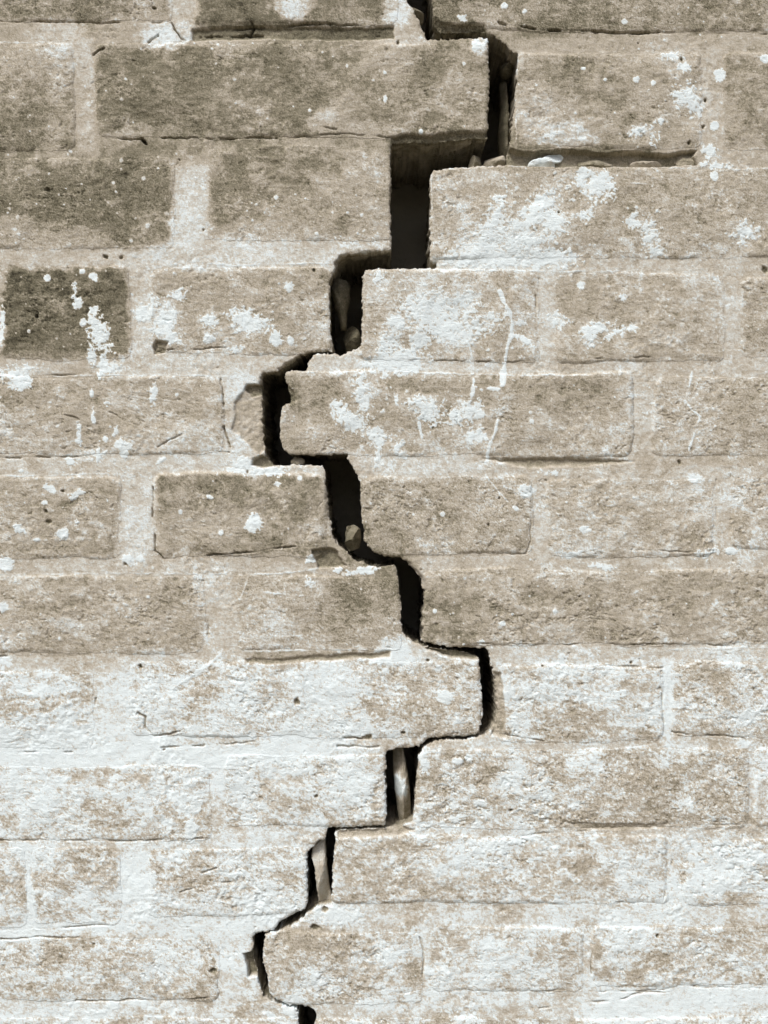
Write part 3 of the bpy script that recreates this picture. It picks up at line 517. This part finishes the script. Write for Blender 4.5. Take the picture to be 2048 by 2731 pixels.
for (wd, pts) in DRIPS:
    px = [p[0] for p in pts]; py = [p[1] for p in pts]
    s = box(min(px), min(py), max(px), max(py), wd * 2 + 4)
    d = seg_dist(X[s] + .8 * wx[s], Y[s] + .8 * wy[s], pts)
    hw = wd * (.62 + .35 * vnoise(X[s], Y[s], 22, 95)) * .9
    thin = .25 + .75 * sstep(-.5, .1, vnoise(X[s], Y[s], 30, 96) + (.5 if wd > 5 else 0) + .3 * edge_n[s])
    m = sstep(1.0, -1.2, d - hw + (1.2 * vnoise(X[s], Y[s], 6, 97))) * thin
    if wd < 4.5: m = m * .75
    pm_all[s] = np.maximum(pm_all[s], m)
pm_all = pm_all * (1 - .25 * sstep(.55, .9, vnoise(X, Y, 5, 98)))
tone = tone * (1 - pm_all) + (1.02 + .03 * n_fine) * pm_all
hgt += pm_all * 1.1

# small round pits and dark specks all over
rs = np.random.RandomState(9)
pit = np.zeros_like(X)
for _ in range(260):
    cx, cy = rs.uniform(-60, 2110), rs.uniform(-60, 2790)
    r = 1.6 + 3.2 * rs.uniform() ** 3
    s = box(cx - 2 * r, cy - 2 * r, cx + 2 * r, cy + 2 * r, 2)
    e = ell(X[s], Y[s], cx, cy, r, r * rs.uniform(.5, 1), rs.uniform(0, 180))
    pit[s] = np.maximum(pit[s], sstep(1.3, .4, e) * rs.uniform(.3, 1))
hgt -= 2.5 * pit
tone -= .16 * pit
for (cx, cy, rx, ry, ang) in HOLES:
    s = box(cx - 2 * rx - 2, cy - 2 * ry - 2, cx + 2 * rx + 2, cy + 2 * ry + 2, 6)
    e = ell(X[s], Y[s], cx, cy, rx, ry, ang) + .7 * n_fine[s]
    m = sstep(1.2, .4, e)
    hgt[s] -= 7 * m
    tone[s] = tone[s] * (1 - m * .8) + .22 * m * .8

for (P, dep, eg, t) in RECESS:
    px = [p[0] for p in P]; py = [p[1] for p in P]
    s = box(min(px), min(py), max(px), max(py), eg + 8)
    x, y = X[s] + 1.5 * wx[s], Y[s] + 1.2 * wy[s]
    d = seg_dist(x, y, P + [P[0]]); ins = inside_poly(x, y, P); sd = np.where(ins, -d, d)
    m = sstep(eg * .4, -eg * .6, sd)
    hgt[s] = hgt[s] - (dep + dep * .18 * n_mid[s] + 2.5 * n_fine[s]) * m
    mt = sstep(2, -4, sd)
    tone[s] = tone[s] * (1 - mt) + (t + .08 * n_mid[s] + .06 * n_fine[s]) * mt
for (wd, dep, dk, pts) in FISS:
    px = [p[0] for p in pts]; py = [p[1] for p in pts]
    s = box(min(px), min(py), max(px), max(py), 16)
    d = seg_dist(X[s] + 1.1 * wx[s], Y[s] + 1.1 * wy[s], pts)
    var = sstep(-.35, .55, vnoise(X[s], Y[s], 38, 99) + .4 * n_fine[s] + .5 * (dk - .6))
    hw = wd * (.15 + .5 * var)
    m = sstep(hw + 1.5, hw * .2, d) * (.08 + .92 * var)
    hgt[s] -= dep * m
    tone[s] = tone[s] * (1 - m * dk * .5) + .10 * m * dk * .5      # shade inside the line painted into the tone

# arris of the crack: worn, rounded, and bare of wash in places
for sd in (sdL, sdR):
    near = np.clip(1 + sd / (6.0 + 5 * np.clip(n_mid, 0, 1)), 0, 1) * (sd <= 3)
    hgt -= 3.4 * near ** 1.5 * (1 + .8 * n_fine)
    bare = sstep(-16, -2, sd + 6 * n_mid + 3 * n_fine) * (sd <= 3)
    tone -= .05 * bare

# broad dark soiling along the lip where the wash never reached
hgt = hgt.astype(np.float64)
speck = np.random.RandomState(3).normal(0, 1, X.shape)
dk_ = sstep(1.2, 2.4, np.abs(speck)) * np.sign(speck)
tone = tone + grain * (.045 * grit + .05 * speck + .06 * dk_) * (1 - .75 * pm_all)
tone = np.clip(tone, 0.02, 1.1)

# ------------------------------------------------------------------ cut the grid into the two wall sections
def project(px, py, h_px):
    """wall measure -> metres (y is depth, negative towards the camera)"""
    return (px - CX) * S, -h_px * S, (CY - py) * S

def remap(h):  # world
    return h

def material(name, base_grain, bump, ramp=None, rough=.93):
    m = bpy.data.materials.new(name); m.use_nodes = True
    n = m.node_tree.nodes; l = m.node_tree.links
    bs = n["Principled BSDF"]; bs.inputs["Roughness"].default_value = rough
    bs.inputs["Specular IOR Level"].default_value = .2
    at = n.new("ShaderNodeAttribute"); at.attribute_name = "tone"
    tc = n.new("ShaderNodeTexCoord")
    no = n.new("ShaderNodeTexNoise"); no.inputs["Scale"].default_value = 1150; no.inputs["Detail"].default_value = 3; no.inputs["Roughness"].default_value = .7
    l.new(tc.outputs["Object"], no.inputs["Vector"])
    n2 = n.new("ShaderNodeTexNoise"); n2.inputs["Scale"].default_value = 260; n2.inputs["Detail"].default_value = 5; n2.inputs["Roughness"].default_value = .7
    mp = n.new("ShaderNodeMapping"); mp.inputs["Rotation"].default_value = (0, math.radians(-14), 0); mp.inputs["Scale"].default_value = (.45, 1, 1.3)
    l.new(tc.outputs["Object"], mp.inputs["Vector"]); l.new(mp.outputs[0], n2.inputs["Vector"])
    s1 = n.new("ShaderNodeMath"); s1.operation = 'SUBTRACT'; s1.inputs[1].default_value = .5; l.new(no.outputs["Fac"], s1.inputs[0])
    m1 = n.new("ShaderNodeMath"); m1.operation = 'MULTIPLY'; m1.inputs[1].default_value = base_grain; l.new(s1.outputs[0], m1.inputs[0])
    s2 = n.new("ShaderNodeMath"); s2.operation = 'SUBTRACT'; s2.inputs[1].default_value = .5; l.new(n2.outputs["Fac"], s2.inputs[0])
    m2 = n.new("ShaderNodeMath"); m2.operation = 'MULTIPLY'; m2.inputs[1].default_value = base_grain * .8; l.new(s2.outputs[0], m2.inputs[0])
    a1 = n.new("ShaderNodeMath"); a1.operation = 'ADD'; l.new(at.outputs["Fac"], a1.inputs[0]); l.new(m1.outputs[0], a1.inputs[1])
    a2 = n.new("ShaderNodeMath"); a2.operation = 'ADD'; l.new(a1.outputs[0], a2.inputs[0]); l.new(m2.outputs[0], a2.inputs[1])
    cr = n.new("ShaderNodeValToRGB"); l.new(a2.outputs[0], cr.inputs[0])
    stops = ramp or RAMP
    el = cr.color_ramp.elements
    while len(el) > 1: el.remove(el[0])
    el[0].position = stops[0][0]; el[0].color = lin(stops[0][1])
    for p, c in stops[1:]:
        e = el.new(p); e.color = lin(c)
    l.new(cr.outputs[0], bs.inputs["Base Color"])
    b = n.new("ShaderNodeBump"); b.inputs["Strength"].default_value = bump; b.inputs["Distance"].default_value = .0006
    ad = n.new("ShaderNodeMath"); ad.operation = 'ADD'; l.new(no.outputs["Fac"], ad.inputs[0]); l.new(n2.outputs["Fac"], ad.inputs[1])
    l.new(ad.outputs[0], b.inputs["Height"]); l.new(b.outputs[0], bs.inputs["Normal"])
    return m

def lin(c):
    r = []
    for v in c:
        v = v / 255
        r.append(v / 12.92 if v <= .04045 else ((v + .055) / 1.055) ** 2.4)
    return (*r, 1)

RAMP = [(0.0, (40, 37, 30)), (.18, (80, 76, 61)), (.35, (121, 116, 97)), (.50, (154, 147, 129)), (.66, (184, 176, 160)), (.82, (203, 203, 194)), (.95, (220, 229, 229)), (1.0, (224, 235, 236))]
M_BRICK = material("lime_washed_brick", .66, .9)
M_MORTAR = material("lime_mortar", .5, .7)
M_CHIP = material("mortar_chip", .5, .8)
M_CORE = material("sooty_rubble", .2, .8, [(0, (140, 136, 122)), (.5, (168, 163, 148)), (1, (188, 183, 168))])

def tag(o, label=None, cat=None, group=None, kind=None):
    if label: o["label"] = label
    if cat: o["category"] = cat
    if group: o["group"] = group
    if kind: o["kind"] = kind

def empty(name, loc):
    o = bpy.data.objects.new(name, None); o.empty_display_size = .05
    o.location = loc; sc.collection.objects.link(o); return o

def mesh_obj(name, co, quads, tn, mat, parent=None, tris=None):
    me = bpy.data.meshes.new(name)
    nq = len(quads); nt_ = 0 if tris is None else len(tris)
    me.vertices.add(len(co)); me.vertices.foreach_set("co", np.ascontiguousarray(co, np.float32).ravel())
    idx = np.ascontiguousarray(quads, np.int32).ravel()
    starts = np.arange(nq) * 4; tot = np.full(nq, 4)
    if nt_:
        idx = np.concatenate([idx, np.ascontiguousarray(tris, np.int32).ravel()])
        starts = np.concatenate([starts, nq * 4 + np.arange(nt_) * 3]); tot = np.concatenate([tot, np.full(nt_, 3)])
    me.loops.add(len(idx)); me.loops.foreach_set("vertex_index", idx)
    me.polygons.add(nq + nt_); me.polygons.foreach_set("loop_start", starts.astype(np.int32))
    me.polygons.foreach_set("use_smooth", np.ones(nq + nt_, bool))
    me.update(calc_edges=True)
    at = me.attributes.new("tone", 'FLOAT', 'POINT'); at.data.foreach_set("value", np.ascontiguousarray(tn, np.float32))
    me.materials.append(mat)
    o = bpy.data.objects.new(name, me); sc.collection.objects.link(o)
    if parent is not None:
        o.parent = parent
        o.matrix_parent_inverse = parent.matrix_world.inverted()
    return o


def build_side(sd, parent, labels):
    gy, gx = np.gradient(sd)
    gx = gx / np.gradient(X, axis=1); gy = gy / np.gradient(Y, axis=0)
    g = np.hypot(gx, gy) + 1e-6
    ins = sd <= SP * .62
    snap = ins & (sd > -SP * .62)
    x = np.where(snap, X - np.clip(sd, -2, 2) * gx / g, X); y = np.where(snap, Y - np.clip(sd, -2, 2) * gy / g, Y)
    q = ins[:-1, :-1] & ins[:-1, 1:] & ins[1:, :-1] & ins[1:, 1:]
    j, i = np.nonzero(q)
    v = j * nx + i
    quads = np.stack([v, v + nx, v + nx + 1, v + 1], 1)          # faces towards -y
    # (seen from the camera: down, right, up is counter-clockwise)
    ids = bid[j, i]
    # drop slivers: brick ids with hardly any faces on this side become mortar
    u, cnt = np.unique(ids, return_counts=True)
    for a_, c_ in zip(u, cnt):
        if a_ >= 0 and c_ < 400: ids[ids == a_] = -1
    N = nx * ny
    def edges_of(Q):
        e = np.concatenate([Q[:, [0, 1]], Q[:, [1, 2]], Q[:, [2, 3]], Q[:, [3, 0]]])
        key = np.minimum(e[:, 0], e[:, 1]).astype(np.int64) * N + np.maximum(e[:, 0], e[:, 1])
        uq, inv, c = np.unique(key, return_index=True, return_counts=True)
        b_ = inv[c == 1]
        return e[b_], key[b_]
    _, outer = edges_of(quads)
    outer = np.sort(outer)
    xf, yf, hf, tf = x.ravel(), y.ravel(), hgt.ravel(), tone.ravel()
    gxf, gyf = (gx / g).ravel(), (gy / g).ravel()
    order = np.argsort(ids, kind='stable'); ids_s = ids[order]
    bounds = np.nonzero(np.diff(ids_s))[0] + 1
    for grp in np.split(order, bounds):
        k = ids[grp[0]]; Q = quads[grp]
        vs, inv = np.unique(Q, return_inverse=True); inv = inv.reshape(Q.shape)
        co = [np.stack([(xf[vs] - CX) * S, -hf[vs] * S, (CY - yf[vs]) * S], 1)]
        tn = [tf[vs]]; faces = [inv]; base = len(vs)
        be, bk = edges_of(Q)
        isout = np.isin(bk, outer)
        def strip(E, rings, noisy):
            nonlocal base
            if len(E) == 0: return
            ev, einv = np.unique(E, return_inverse=True); einv = einv.reshape(E.shape)
            prev = np.searchsorted(vs, ev)
            px, py, hh, t0 = xf[ev], yf[ev], hf[ev], tf[ev]
            for dep in rings:
                dd = dep / S
                ox = oy = 0
                if noisy:
                    amp = min(14, 1.0 + dd * .09)
                    nn = (.5 + .5 * vnoise(px + py * .7, dd + py * 1.3, 34, 120)) + .5 * vnoise(px * 1.1 + py, dd * 1.2 - px, 11, 121)
                    ox = -gxf[ev] * amp * nn; oy = -gyf[ev] * amp * nn
                h_ = hh * max(0, 1 - dd / 60) - dd
                co.append(np.stack([(px + ox - CX) * S, -h_ * S, (CY - py - oy) * S], 1))
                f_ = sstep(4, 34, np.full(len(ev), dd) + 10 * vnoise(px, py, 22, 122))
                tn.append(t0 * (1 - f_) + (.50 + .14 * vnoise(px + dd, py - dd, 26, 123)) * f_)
                cur = base + np.arange(len(ev))
                faces.append(np.stack([prev[einv[:, 1]], prev[einv[:, 0]], cur[einv[:, 0]], cur[einv[:, 1]]], 1))
                prev = cur; base += len(ev)
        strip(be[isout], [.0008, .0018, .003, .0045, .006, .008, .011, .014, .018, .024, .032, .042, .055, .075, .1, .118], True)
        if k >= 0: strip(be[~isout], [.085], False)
        nm = "brick" if k >= 0 else "mortar"
        o = mesh_obj(nm, np.concatenate(co), np.concatenate(faces), np.concatenate(tn), M_BRICK if k >= 0 else M_MORTAR, parent)
        if k in labels: o["label"] = labels[k]

GROUND_Z = (CY - 3420) * S
part_labels = {11: "darkest brick, nearly black with white paint runs", 20: "cleaner brown brick standing proud of its joints", 9: "long brick splashed with flaking white paint",
 13: "brick with large flaked white splash and drips", 29: "long brick mostly covered in white lime wash"}
wl = empty("brick_wall", (-1.0 * .35, 0, GROUND_Z))
tag(wl, "weathered brick wall section left of the stepped crack, white lime wash thick at its bottom", "wall", kind="thing")
wr = empty("brick_wall", (.35, 0, GROUND_Z))
tag(wr, "weathered brick wall section right of the stepped crack, splashed with flaked white paint and drips", "wall", kind="thing")
bpy.context.view_layer.update()
build_side(sdL, wl, part_labels)
build_side(sdR, wr, part_labels)

# ------------------------------------------------------------------ core of the wall behind the crack
def core():
    x0, x1 = -1250, 3300; y0, y1 = -890, 3420
    gx_ = np.linspace(x0, x1, 150); gy_ = np.linspace(y0, y1, 150)
    A_, B_ = np.meshgrid(gx_, gy_)
    n = fbm(A_, B_, 120, 300, 4)
    dep = .122 / S + 18 * (n + 1)
    edge = (A_ == x0) | (A_ == x1) | (B_ == y0) | (B_ == y1)
    dep = np.where(edge, .12 / S, dep)
    co = [np.stack([(A_ - CX) * S, dep * S, (CY - B_) * S], -1).reshape(-1, 3)]
    ii, jj = np.meshgrid(np.arange(149), np.arange(149))
    v = (jj * 150 + ii).ravel()
    F = [np.stack([v, v + 150, v + 151, v + 1], 1)]
    ring = np.concatenate([np.arange(150), 150 * np.arange(1, 150) + 149, 150 * 149 + np.arange(148, -1, -1), 150 * np.arange(148, 0, -1)])
    bco = co[0][ring].copy(); bco[:, 1] = .36
    co.append(bco); m = len(ring); base = 150 * 150
    r = np.arange(m); r2 = (r + 1) % m
    F.append(np.stack([ring[r], ring[r2], base + r2, base + r], 1))
    c4 = np.array([[(x0 - CX) * S, .36, (CY - y0) * S], [(x1 - CX) * S, .36, (CY - y0) * S], [(x1 - CX) * S, .36, (CY - y1) * S], [(x0 - CX) * S, .36, (CY - y1) * S]])
    co.append(c4); b2 = base + m
    F.append(np.array([[b2, b2 + 1, b2 + 2, b2 + 3]]))
    co = np.concatenate(co)
    o = mesh_obj("wall_core", co, np.concatenate(F), .5 + .2 * vnoise(co[:, 0] / S, co[:, 2] / S, 60, 310), M_CORE)
    tag(o, "black hollow core of the wall seen deep inside the stepped crack", "wall core", kind="thing")
core()

# ------------------------------------------------------------------ loose pieces caught in the crack
def chip(name, label, cat, pts, depth, thick, t, seed, white=None, rough=1.0, group=None):
    """a stone or mortar lump; outline in picture measure, its front at `depth` metres behind the face"""
    P = np.array(pts, float)
    n = len(P); cen = P.mean(0)
    # resample the outline smoothly
    seg = np.roll(P, -1, 0) - P; L = np.hypot(seg[:, 0], seg[:, 1]); tot = L.sum(); m = max(28, int(tot / 4))
    cum = np.concatenate([[0], np.cumsum(L)])
    sp = np.linspace(0, tot, m, endpoint=False)
    R = np.stack([np.interp(sp, cum, np.append(P[:, c], P[0, c])) for c in (0, 1)], 1)
    for _ in range(1): R = .5 * R + .25 * np.roll(R, 1, 0) + .25 * np.roll(R, -1, 0)
    k = (D + depth) / D
    R = np.stack([CX + (R[:, 0] - CX) * k, CY + (R[:, 1] - CY) * k], 1); cen = R.mean(0)
    R = R + np.stack([1.6 * vnoise(R[:, 0], R[:, 1], 7, 440 + seed), 1.6 * vnoise(R[:, 0] + 50, R[:, 1], 7, 441 + seed)], 1)
    rr_ = np.random.RandomState(900 + seed); size = np.abs(R - cen).max(0) + 1
    planes = [(rr_.uniform(-1, 1), rr_.uniform(-1, 1), rr_.uniform(-.35, .1)) for _ in range(5)]
    rings = [(1., 1.), (1.0, .7), (.99, .4), (.95, .2), (.86, .10), (.74, .05), (.6, .02), (.45, 0.01), (.3, 0.), (.15, 0.)]
    co = []; tn = []; F = []
    T = thick / S
    def add(sc_, d, back):
        q = cen + (R - cen) * sc_
        nz = fbm(q[:, 0] + seed * 77, q[:, 1], 22, 400 + seed, 4, .7)
        nz2 = vnoise(q[:, 0] + seed * 31, q[:, 1] + d, 9, 430)
        fac = np.max([a_ * (q[:, 0] - cen[0]) / size[0] + b_ * (q[:, 1] - cen[1]) / size[1] + c_ for a_, b_, c_ in planes], 0)
        dd = depth / S + d * T + (0 if back else 1.0 * T * np.clip(fac, 0, 1) * (1 - d)) + rough * (2.6 * nz + 1.2 * nz2) * (1 if not back else .5)
        co.append(np.stack([(q[:, 0] - CX) * S, dd * S, (CY - q[:, 1]) * S], 1))
        tt = t + .10 * nz + .05 * nz2
        if white is not None:
            e = np.hypot((q[:, 0] - white[0]) / white[2], (q[:, 1] - white[1]) / white[3]) + .5 * nz
            mm = sstep(1.2, .7, e); tt = tt * (1 - mm) + .98 * mm
        tn.append(tt)
    order = [(s_, d_, False) for s_, d_ in rings[::-1]] + [(.9, 1.5, True), (.55, 1.9, True), (.2, 2., True)]
    for s_, d_, bk in order: add(s_, d_, bk)
    for r_ in range(len(order) - 1):
        a_ = r_ * m + np.arange(m); b_ = r_ * m + (np.arange(m) + 1) % m
        F.append(np.stack([a_, b_, b_ + m, a_ + m], 1))
    base = len(order) * m
    c0 = co[0].mean(0, keepdims=True); c1 = co[-1].mean(0, keepdims=True); co += [c0, c1]; tn += [np.array([tn[0].mean()]), np.array([tn[-1].mean()])]
    a_ = np.arange(m); b_ = (a_ + 1) % m
    area = ((R[:, 0] * np.roll(R[:, 1], -1) - np.roll(R[:, 0], -1) * R[:, 1]).sum())
    tris = np.concatenate([np.stack([a_, np.full(m, base), b_], 1), np.stack([(len(order) - 1) * m + a_, (len(order) - 1) * m + b_, np.full(m, base + 1)], 1)])
    Q = np.concatenate(F)
    if area < 0: Q = Q[:, ::-1]; tris = tris[:, ::-1]
    CO = np.concatenate(co); o_ = CO.mean(0)
    o = mesh_obj(name, CO - o_, Q, np.concatenate(tn), M_CHIP, None, tris)
    o.data.polygons.foreach_set('use_smooth', np.zeros(len(o.data.polygons), bool))
    o.location = o_
    tag(o, label, cat, group)
    return o

def blob(cx, cy, rx, ry, n=12, ang=0, jit=.12, seed=1):
    r = np.random.RandomState(seed); a = np.linspace(0, 2 * math.pi, n, endpoint=False)
    k = 1 + r.uniform(-jit, jit, n); c, s_ = math.cos(math.radians(ang)), math.sin(math.radians(ang))
    x = rx * np.cos(a) * k; y = ry * np.sin(a) * k
    return list(zip(cx + x * c - y * s_, cy + x * s_ + y * c))

G = "loose fragments lodged in the crack"
chip("mortar_lump", "small round grey lump in the mouth of the crack at the very top", "mortar lump", blob(1110, 28, 22, 22, seed=1), .012, .012, .45, 1, group=G)
chip("mortar_lump", "round brown lump stuck on the right side of the uppermost vertical crack", "mortar lump", blob(1357, 166, 19, 20, seed=2), .018, .014, .36, 2, group=G)
chip("mortar_sliver", "long thin upright mortar sliver along the right side of the uppermost vertical crack", "mortar sliver",
     [(1338,200),(1352,205),(1360,300),(1356,372),(1366,440),(1344,444),(1336,400),(1332,340),(1340,280)], .030, .014, .34, 3, group=G)
chip("stone_chip", "small squarish grey chip on the ledge where the upper crack steps left", "stone chip", [(1258,412),(1282,410),(1288,430),(1280,446),(1254,446),(1252,428)], .010, .010, .44, 4, group=G)
chip("stone_chip", "pale pitted chip below the uppermost vertical crack, right of the squarish chip", "stone chip", [(1294,416),(1320,410),(1344,404),(1352,424),(1350,446),(1290,447)], .006, .012, .56, 5, group=G)
chip("plaster_flake", "white flake lying tilted in the open joint right of the upper crack", "plaster flake",
     [(1408,441),(1412,428),(1440,420),(1466,408),(1496,405),(1506,412),(1500,426),(1478,432),(1484,441),(1450,445)], .001, .006, .98, 6, group=G)
chip("mortar_lump", "flat brown piece in the open joint, just right of the white flake", "mortar lump", [(1540,424),(1580,420),(1628,426),(1640,440),(1600,446),(1545,446)], .002, .006, .42, 7, group=G)
chip("mortar_lump", "pale tan piece in the middle of the open joint at upper right", "mortar lump", [(1684,430),(1720,424),(1768,430),(1772,444),(1730,448),(1686,446)], .001, .006, .60, 8, group=G)
chip("mortar_lump", "small brown piece at the right end of the open joint", "mortar lump", [(1806,412),(1830,406),(1856,412),(1860,434),(1850,446),(1812,446),(1800,428)], .002, .006, .44, 9, group=G)
chip("stone_wedge", "brown round-headed stone tapering downward, wedged in the upper left leg of the crack", "stone",
     [(884,742),(900,734),(922,738),(933,756),(932,790),(924,830),(922,870),(908,874),(900,836),(888,800),(880,770)], .022, .016, .34, 10, group=G)
chip("stone_chip", "dark brown chip below the tapering stone, just above the white rubble", "stone chip", [(920,868),(944,862),(958,880),(968,928),(944,942),(922,938),(914,900)], .028, .014, .30, 11, group=G)
chip("mortar_lump", "little pale lump in the flat crack under the paint-spattered long brick", "mortar lump", blob(793, 1230, 19, 13, seed=12), .006, .010, .55, 12, group=G)
chip("stone_chip", "upright grey block wedged at the foot of the crack in the middle of the wall", "stone chip",
     [(922,1404),(944,1400),(960,1410),(962,1440),(958,1462),(930,1474),(918,1450)], .012, .014, .42, 13, group=G)
chip("mortar_sliver", "thin pale splinter leaning left of the upright grey block", "mortar sliver", [(884,1434),(896,1440),(908,1462),(920,1478),(930,1500),(914,1500),(898,1476),(884,1456)], .004, .006, .62, 14, group=G)
chip("stone_wedge", "long upright stone with white paint mid-height, in the narrow crack of the lower wall", "stone",
     [(1050,1996),(1074,1992),(1081,2030),(1089,2080),(1095,2130),(1099,2200),(1064,2204),(1058,2150),(1051,2090),(1048,2040)], .010, .014, .50, 15, white=(1068,2108,20,38), group=G)
chip("mortar_wedge", "pale mortar wedge splitting the lowest long crack into two dark slits", "mortar wedge",
     [(834,2262),(850,2246),(865,2240),(868,2300),(874,2360),(884,2418),(850,2420),(842,2360),(836,2310),(828,2284)], .004, .012, .72, 16, group=G)

# ------------------------------------------------------------------ ground
def ground():
    n = 60
    g = np.sign(np.linspace(-1, 1, n)) * np.abs(np.linspace(-1, 1, n)) ** 3 * 60
    A_, B_ = np.meshgrid(g, g)
    co = np.stack([A_, B_, GROUND_Z + .0 * A_], -1).reshape(-1, 3)
    ii, jj = np.meshgrid(np.arange(n - 1), np.arange(n - 1)); v = (jj * n + ii).ravel()
    F = np.stack([v, v + 1, v + n + 1, v + n], 1)
    m = material("bare_earth", .5, .8, [(0, (70, 62, 50)), (1, (150, 140, 120))])
    o = mesh_obj("ground", co, F, np.full(len(co), .5), m)
    tag(o, kind="structure")
ground()
